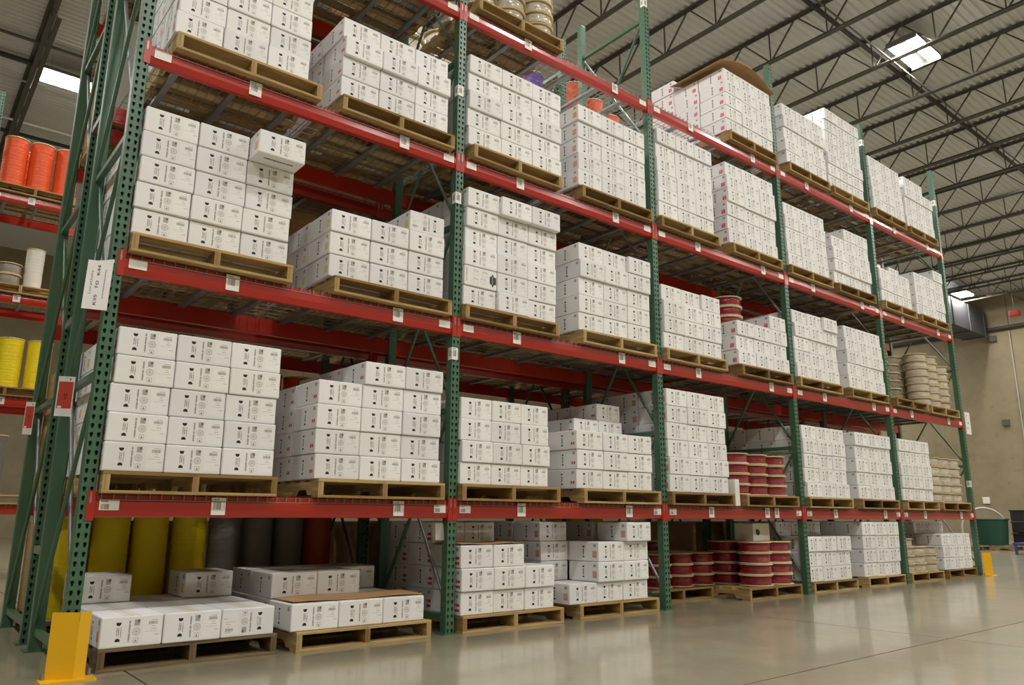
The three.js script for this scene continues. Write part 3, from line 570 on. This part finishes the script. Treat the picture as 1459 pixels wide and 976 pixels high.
[5.3, 5.6, 5.9].forEach((x, i) => spool(x, PH, -1.86, 0.135, 0.74, 'yellow', `tall yellow cable spool in shadow behind the third bay, ${ROWN[i + 1]} from left`.replace('second', 'first').replace('third from', 'second from').replace('fourth', 'third'), grp2));
// back row, shelf 1
plainPallet(1.3, H[1] + DTOP, Z2 + 0.02, 'pallet under orange spools, back row lowest shelf, first bay');
[1.62, 1.92, 2.2].forEach((x, i) => spool(x, H[1] + DTOP + PH, Z2 - 0.3, 0.14, 0.98, 'orange', `tall orange cable spool behind the lowest shelf, first bay, ${['left', 'middle', 'right'][i]} one`, grp2));
plainPallet(3.85, H[1] + DTOP, Z2 + 0.02, 'pallet under yellow spools, back row lowest shelf, second bay');
[4.14, 4.44, 4.74].forEach((x, i) => spool(x, H[1] + DTOP + PH, Z2 - 0.3, 0.14, 0.92, 'yellow', `tall yellow cable spool behind the lowest shelf, second bay, ${['left', 'middle', 'right'][i]} one`, grp2));
plainPallet(0.05, H[1] + DTOP, Z2 + 0.02, 'pallet under pale rolls, back row lowest shelf, first bay');
[0.24, 0.6].forEach((x, i) => spool(x, H[1] + DTOP + PH, Z2 - 0.25, 0.15, 0.95, i ? 'white' : 'cream', `${i ? 'white' : 'cream'} cable spool behind the lowest shelf at the left end`, grp2));
// back row, shelf 2
plainPallet(1.4, H[2] + DTOP, Z2 + 0.03, 'pallet under the big brown box, back row second shelf');
{ const t = thing('brown_box', 'big brown cardboard box behind the second shelf, first bay', 'box', [1.93, H[2] + DTOP + PH, Z2 - 0.5]); part(t, 'body', new RoundedBoxGeometry(1.05, 1.02, 0.85, 1, 0.01), M.kraft, [0, 0.511, 0]); part(t, 'tape', box(0.06, 0.002, 0.85), std({ color: 0xb99a6a, roughness: 0.4 }), [0, 1.022, 0]); }
// bulk boxes filling the rear half of the back row
{
  const tapeM = std({ color: 0xb99a6a, roughness: 0.4 }), bulk = {};
  const bulkBox = (l, x, h, lab, dy = 0.001) => { const dp = dy > 0.01 ? 0.52 : 0.94, k = h.toFixed(2) + dp; bulk[k] = bulk[k] || [new RoundedBoxGeometry(1.02, h, dp, 1, 0.01), box(0.06, 0.002, dp)]; const t = thing('bulk_box', lab, 'box', [x, (l ? H[l] + DTOP : 0) + dy, Z2 - DEP + dp / 2 + 0.02], 0, 'brown bulk boxes in the back row'); part(t, 'body', bulk[k][0], M.kraft, [0, h / 2, 0]); part(t, 'tape', bulk[k][1], tapeM, [0, h + 0.001, 0]); };
  for (let b = 1; b <= 5; b++) for (let k = 0; k < 2; k++) for (let l = 0; l <= 3; l++) {
    if (l === 2 && b === 1 && k === 1) continue;
    if (l === 0 && b === 3 && k === 0) continue;
    const key = l + ',' + b + ',' + k, up = { '0,1,0': 0.565, '0,1,1': 1.9, '1,1,0': 0.565, '1,1,1': 1.815, '1,2,1': 4.365, '1,5,1': 11.915, '3,1,0': 0.565 }[key];
    if (up) { bulkBox(l, up, l ? 0.88 : 0.68, `brown bulk box on pallet, rear of back row, ${k ? 'right' : 'left'} half, ${LV[l]}, ${BAY[b]}`, PH + 0.001); continue; }
    const h = l === 0 ? 0.8 : [0, 1.12, 1.14, 1.16][l] - 0.05 * ((b + k) % 3);
    bulkBox(l, (b - 1) * W + 0.62 + 1.25 * k, h, `brown bulk box at the rear of the back row, ${k ? 'right' : 'left'} half, ${LV[l]}, ${BAY[b]}`);
  }
}
// back row, shelf 3
plainPallet(0.05, H[3] + DTOP, Z2 + 0.02, 'pallet under white rolls, back row third shelf, left end');
[0.2, 0.56].forEach((x, i) => spool(x, H[3] + DTOP + PH, Z2 - 0.2, 0.15, 0.88, 'white', `white cable spool behind the third shelf at the left end, ${i ? 'right' : 'left'} one`, grp2));
// back row, top shelf
plainPallet(5.3, H[4] + DTOP, Z2 + 0.02, 'pallet under orange spools, back row top shelf');
[5.46, 5.8, 6.12].forEach((x, i) => spool(x, H[4] + DTOP + PH, Z2 - 0.28, 0.155, 0.98 - 0.12 * i, 'orange', `orange cable spool behind the empty top shelf, ${['left', 'middle', 'right'][i]} one`, grp2));
plainPallet(3.95, H[4] + DTOP, Z2 + 0.02, 'pallet under a purple spool, back row top shelf');
spool(4.75, H[4] + DTOP + PH, Z2 - 0.3, 0.15, 0.86, 'purple', 'purple cable spool behind the top shelf, second bay', grp2);
plainPallet(2.65, H[4] + DTOP, Z2 + 0.02, 'pallet under pale wrapped reels, back row top shelf, second bay');
for (let c = 0; c < 2; c++) for (let r = 0; r < 3; r++) reel(2.9 + 0.46 * c, H[4] + DTOP + PH + 0.26 * r + 0.001, Z2 - 0.3, 0.22, 0.255, 'cream', `large cream wrapped reel, back row top shelf, ${ROWN[r]} tier, ${COLN[c * 2]} column`, 'large wrapped reels');
// back row top shelf, first bay (pallets seen from below)
['left', 'right'].forEach((n, i) => { pallet(0.08 + 1.25 * i, H[4] + DTOP, Z2 + 0.03, `${n} pallet on the back row top shelf, first bay, seen from below`, 'pallets seen from below');
  const t = thing('bulk_box', `brown bulk box on the ${n} pallet, back row top shelf, first bay`, 'box', [0.6 + 1.25 * i, H[4] + DTOP + PH + 0.001, Z2 - 0.55], 0, 'brown bulk boxes on the top shelf'); part(t, 'body', new RoundedBoxGeometry(0.98, 0.95, 0.95, 1, 0.01), M.kraft, [0, 0.475, 0]); });
// far rack across the aisle
const g3 = 'spools on the far rack', y3 = l => H[l] + DTOP + PH;
for (let l = 1; l <= 4; l++) plainPallet(-0.3, H[l] + DTOP, Z3 + 0.05, `pallet on the far rack across the aisle, ${LV[l]}`);
[[-0.08, -0.15], [0.25, -0.15], [0.08, -0.62], [0.58, -0.15]].forEach(([x, dz], i) => spool(x, y3(4), Z3 + dz, 0.16, 0.74, 'orange', `orange cable spool on the far rack top shelf, ${['left front', 'middle front', 'behind the front ones', 'right front'][i]}`, g3));
[[0.23, 0.22, 'yellow', 'left'], [0.58, 0.22, 'yellow', 'right']].forEach(([x, , k, n]) => spool(x, y3(2), Z3 - 0.17, 0.16, 0.7, k, `yellow cable spool on the far rack second shelf, ${n} one`, g3));
spool(0.36, y3(3), Z3 - 0.17, 0.12, 0.6, 'white', 'white cable spool on the far rack third shelf', g3);
for (let r = 0; r < 2; r++) reel(0.06, y3(3) + 0.16 * r + 0.001, Z3 - 0.17, 0.17, 0.158, 'grey', `grey cable reel on the far rack third shelf, ${r ? 'upper' : 'lower'} one`, g3);
spool(0.2, y3(1), Z3 - 0.2, 0.17, 0.8, 'grey' in wound ? 'steelgrey' : 'white', 'grey cable spool on the far rack lowest shelf', g3);

// ---------------------------------------------------------------- loose things on the racks
function sheet(w, d, bend, lab, pos, rot) {
  const g = new THREE.BoxGeometry(w, 0.006, d, 16, 1, 4), p = g.attributes.position;
  for (let i = 0; i < p.count; i++) { const u = p.getX(i) / w + 0.5; p.setY(i, p.getY(i) + bend * Math.sin(Math.PI * u) + 0.004 * Math.sin(9 * u + 4 * p.getZ(i))); }
  g.computeVertexNormals(); return solo('cardboard_sheet', g, M.kraft, lab, 'cardboard', pos, rot, 'brown cardboard sheets');
}
sheet(1.0, 0.33, 0.002, 'brown cardboard sheet over the low cartons, floor level, first bay', [1.78, PH + BXH + 0.008, -0.185], null);
sheet(0.62, 0.36, 0.002, 'brown cardboard sheet on the third row of cartons, floor level, second bay', [2.9, PH + BXH * 3 + 0.008, -0.16], null);
sheet(1.16, 0.8, 0.15, 'brown bowed cardboard sheet on top of the cartons, top shelf, third bay', [6.9, H[4] + DTOP + PH + BXH * 5 + 0.02, -0.325], [0, 0, -0.02]);
sheet(0.6, 0.5, 0.05, 'brown cardboard sheet on the cartons, third shelf, fourth bay', [9.0, H[3] + DTOP + PH + BXH * 5 + 0.012, -1.0], null);
{ const t = thing('display_carton', 'open grey carton with dark picture standing on red reels, floor level, third bay', 'carton', [6.99, PH + 0.118 * 4 + 0.001, -0.35], 0.05);
  part(t, 'body', new RoundedBoxGeometry(0.36, 0.2, 0.24, 1, 0.006), M.white, [0, 0.1, 0]);
  part(t, 'picture', box(0.12, 0.12, 0.001), label('pic', 64, 64, (g) => { g.fillStyle = '#e4e1da'; g.fillRect(0, 0, 64, 64); g.fillStyle = '#35332f'; g.beginPath(); g.ellipse(32, 32, 24, 18, 0.3, 0, 7); g.fill(); }), [-0.08, 0.1, 0.1205]); }
solo('flat_carton', new RoundedBoxGeometry(0.08, 0.28, 0.36, 1, 0.006), M.white, 'narrow white carton standing between pallets, lowest shelf, third bay', 'carton', [6.158, H[1] + DTOP + 0.141, -0.12]);

// upright tags, signs
const tagMat = label('utag', 64, 96, (g, w, h) => { g.fillStyle = '#efede8'; g.fillRect(0, 0, w, h); g.fillStyle = '#8d8a85'; g.fillRect(10, 8, 30, 6); barcode(g, 12, 22, 34, 48); });
const utag = (i, y, lab) => { const t = thing('location_card', lab, 'card', [i * W - 0.012, y, 0.004], 0, 'location cards on the uprights'); part(t, 'card_face', box(0.058, 0.1, 0.0012), tagMat); part(t, 'card_fold', box(0.0012, 0.1, 0.05), tagMat, [-0.029, 0, -0.025]); };
[[1, 4.52, 'third'], [1, 3.52, 'second'], [1, 2.18, 'lowest']].forEach(([i, y, n]) => utag(i, y - 0.05, `folded white barcode card on the first inner upright above the ${n} shelf`));
[[2, 6.55], [4, 6.5], [5, 6.2], [5, 1.4]].forEach(([i, y], k) => utag(i, y, `white barcode card on the ${['third upright near its top', 'fifth upright near its top', 'last upright near its top', 'last upright low down'][k]}`));
{ // curled clear-and-white sleeve on the first inner upright
  const g = new THREE.CylinderGeometry(0.05, 0.055, 0.13, 12, 1, true, 0.3, 1.9); solo('curled_sleeve', g, new THREE.MeshStandardMaterial({ color: 0xdedcd6, roughness: 0.3, side: THREE.DoubleSide }), 'curled white label sleeve on the first inner upright below lowest shelf', 'sleeve', [W - 0.115, 0.735, -0.03], [0, 0.6, 0.15]); }
{ // location sign at the row end: text runs upward
  const sm = label('sign', 512, 640, (g, w, h) => { g.fillStyle = '#f1eff0'; g.fillRect(0, 0, w, h); g.save(); g.translate(0, h); g.rotate(-Math.PI / 2); g.fillStyle = '#3b3a3c'; g.font = '74px sans-serif'; g.fillText('Locations', 190, 140); g.font = 'bold 84px sans-serif'; g.fillText('K35', 50, 270); g.fillText('TO', 270, 270); g.fillText('K44', 440, 270); g.fillStyle = '#77767a'; let x = 150; while (x < 520) { const l = 8 + 18 * rnd(); g.fillRect(x, 372, l, 20); x += l + 6; } g.restore(); });
  const t = thing('location_sign', 'white paper sign reading Locations K35 TO K44 at the row end', 'sign', [-0.095, 2.185, 0.012], 0.0);
  part(t, 'sign_sheet', box(0.135, 0.3, 0.0015), sm, [0.006, 0, 0], [0, -0.35, -0.02]);
  part(t, 'tape', box(0.1, 0.02, 0.001), M.white, [0.03, 0.15, 0.003], [0, -0.35, 0.2]);
}
const redTag = label('redtag', 128, 256, (g, w, h) => { g.fillStyle = '#eceaec'; g.fillRect(0, 0, w, h); g.fillStyle = '#c7432c'; g.fillRect(8, 34, w - 16, h - 84); g.fillStyle = '#8c2c1e'; g.fillRect(52, 110, 30, 16); g.fillRect(60, 130, 14, 18); g.fillStyle = '#eceaec'; g.fillRect(16, h - 66, 30, 14); g.fillStyle = '#333'; g.beginPath(); g.arc(92, 18, 6, 0, 7); g.fill(); });
[[-0.68, 'front'], [-2.2, 'back']].forEach(([z, n], i) => { const t = thing('load_tag', `white card with red panel hung on the ${n} row end frame`, 'tag', [-0.075, 1.62, z], -Math.PI / 2, 'red load tags'); part(t, 'card', box(i ? 0.065 : 0.095, 0.26, 0.002), redTag, [0, -0.02, 0], [0, i ? 1.2 : 1.25, 0]); part(t, 'hook', tubeBetween([0, 0.1, 0], [0, 0.1, -0.05], 0.003, 5), M.zinc); });

// yellow post guards
function guard(x, turn, lab) {
  const t = thing('post_guard', lab, 'post guard', [x, 0, 0.11], turn, 'yellow post guards');
  const s = new THREE.Shape(); s.moveTo(-0.1, -0.05); s.lineTo(0.02, 0.03); s.lineTo(0.085, -0.02); s.lineTo(0.081, -0.025); s.lineTo(0.02, 0.023); s.lineTo(-0.096, -0.055); s.closePath();
  const g = new THREE.ExtrudeGeometry(s, { depth: 0.335, bevelEnabled: false }); g.rotateX(-Math.PI / 2);
  const sg = g.clone(); sg.scale(1, 1, -1); const p = sg.attributes.position; for (let k = 0; k < p.count; k += 3) for (const a of ['position', 'normal', 'uv']) { const A = sg.attributes[a], n = A.itemSize; for (let c = 0; c < n; c++) { const q = A.array[k * n + c]; A.array[k * n + c] = A.array[(k + 2) * n + c]; A.array[(k + 2) * n + c] = q; } } sg.computeVertexNormals();
  part(t, 'guard_plate', sg, M.yellow, [0, 0.01, 0]);
  const b = part(t, 'floor_plate', box(0.26, 0.01, 0.13), M.yellow, [0, 0.005, -0.01]);
  for (const sx of [-0.11, 0.11]) part(t, 'anchor_bolt', new THREE.CylinderGeometry(0.009, 0.011, 0.035, 6), M.bolt, [sx, 0.027, -0.05]);
  part(t, 'warning_sticker', box(0.03, 0.042, 0.001), label('warn' + x, 32, 48, (c) => { c.fillStyle = '#a53a1c'; c.fillRect(0, 0, 32, 48); c.fillStyle = '#d8c8b0'; c.fillRect(10, 12, 12, 16); }), [0.03, 0.318, 0.021], [0, 0.66, 0]);
}
guard(-0.005, 0, 'yellow steel post guard at the near left rack end'); guard(5 * W + 0.03, 0, 'yellow steel post guard at the far right rack end');

// ---------------------------------------------------------------- far end of the hall
{
  plainPallet(23.4, 0, -3.0, 'pallet on the floor by the end wall, left one', true); plainPallet(24.6, 0, -2.6, 'pallet on the floor by the end wall, right one', true); plainPallet(22.2, 0, -3.6, 'pallet on the floor by the end wall, half hidden', true);
  const t = thing('green_bin', 'dark green plastic bin on a pallet near the end wall', 'bin', [23.95, PH, -3.75]);
  const s = [[0.36, 0.0], [0.42, 0.7], [0.45, 0.7], [0.45, 0.74], [0.4, 0.74], [0.34, 0.02]];
  const shell = lathe(s, 4); shell.rotateY(Math.PI / 4); shell.scale(1.25, 1, 1.1); part(t, 'body', shell, M.greenBin); part(t, 'floor_panel', box(0.6, 0.02, 0.52), M.greenBin, [0, 0.012, 0]);
  const k = thing('black_crate', 'tall black crate stack on the pallet near the end wall', 'crate', [25.1, PH, -3.2]);
  for (let i = 0; i < 3; i++) { part(k, 'crate', new RoundedBoxGeometry(0.7, 0.32, 0.6, 1, 0.02), M.black, [0, 0.165 + 0.33 * i, 0]); part(k, 'rim', box(0.74, 0.03, 0.64), M.black, [0, 0.31 + 0.33 * i, 0]); }
  const c = thing('blue_cart', 'blue low steel cart at the right edge', 'cart', [21.3, 0, -1.95]);
  part(c, 'platform', box(1.2, 0.04, 0.7), M.blue, [0.3, 0.26, 0]); for (const [x, z] of [[-0.25, 0.3], [0.85, 0.3], [-0.25, -0.3], [0.85, -0.3]]) part(c, 'leg', box(0.05, 0.24, 0.05), M.blue, [x, 0.12, z]); part(c, 'rail', box(1.1, 0.04, 0.03), M.blue, [0.3, 0.1, 0.3]);
  const loop = new THREE.TorusGeometry(0.62, 0.035, 8, 40, Math.PI * 1.2); solo('hose_loop', loop, M.paleSteel, 'grey hose loop arching behind the green bin', 'hose', [25.0, 0.55, -4.3], [0, -0.9, -0.2]);
  solo('wall_outlet', new RoundedBoxGeometry(0.08, 0.28, 0.28, 1, 0.02), M.white, 'white round outlet box low on the end wall', 'outlet', [WX1 - 0.05, 1.62, -8.0]);
  solo('wall_bracket', box(0.1, 0.26, 0.26), M.steel, 'dark square bracket high on the wall joint', 'bracket', [WX1 - 0.06, 8.55, -6.9]);
  solo('wall_bracket', box(0.1, 0.26, 0.26), M.steel, 'dark square bracket midway up the wall joint', 'bracket', [WX1 - 0.06, 4.86, -6.85]);
  solo('wall_conduit', tubeBetween([WX1 - 0.05, 0.1, -6.25], [WX1 - 0.05, 8.8, -6.25], 0.025, 6), M.paleSteel, 'pale vertical conduit on the end wall', 'conduit');
  const e = thing('warning_panel', 'small red panel on the end wall at right edge', 'panel', [WX1 - 0.05, 4.0, -5.95]); part(e, 'plate', box(0.04, 0.4, 0.4), std({ color: 0xc43a26, roughness: 0.5 }));
  const u = thing('unit_heater', 'red hanging heater box near the end wall', 'heater', [33.6, 8.95, -5.25]); part(u, 'case', new RoundedBoxGeometry(0.34, 0.22, 0.34, 1, 0.03), M.redIron); part(u, 'hanger', tubeBetween([0, 0.1, 0], [0, 1.6, 0], 0.015, 6), M.steel);
  const sgn = thing('aisle_sign', 'white paper sign on the last upright above lowest shelf', 'sign', [5 * W + 0.14, 2.38, 0.02]); part(sgn, 'sign_sheet', box(0.2, 0.36, 0.002), label('sgn2', 64, 112, (g) => { g.fillStyle = '#efede9'; g.fillRect(0, 0, 64, 112); g.fillStyle = '#9a9894'; g.fillRect(14, 16, 18, 4); g.fillRect(24, 52, 22, 5); g.fillRect(10, 80, 24, 4); }));
  plainPallet(11.4, H[1] + DTOP, Z2 + 0.02, 'pallet under brown tubes, back row lowest shelf, fifth bay');
  for (let i = 0; i < 4; i++) { const tb = thing('cardboard_tube', `upright brown cardboard tube, back row lowest shelf, ${ROWN[i + 1]} one`.replace('second', 'leftmost'), 'tube', [11.5 + 0.17 * i, H[1] + DTOP + PH, Z2 - 0.3], 0, 'brown tubes'); part(tb, 'tube', lathe([[0.06, 0], [0.08, 0], [0.08, 1.15], [0.06, 1.15], [0.06, 0]], 16), M.kraft); }
}
renderer.render(scene, camera);
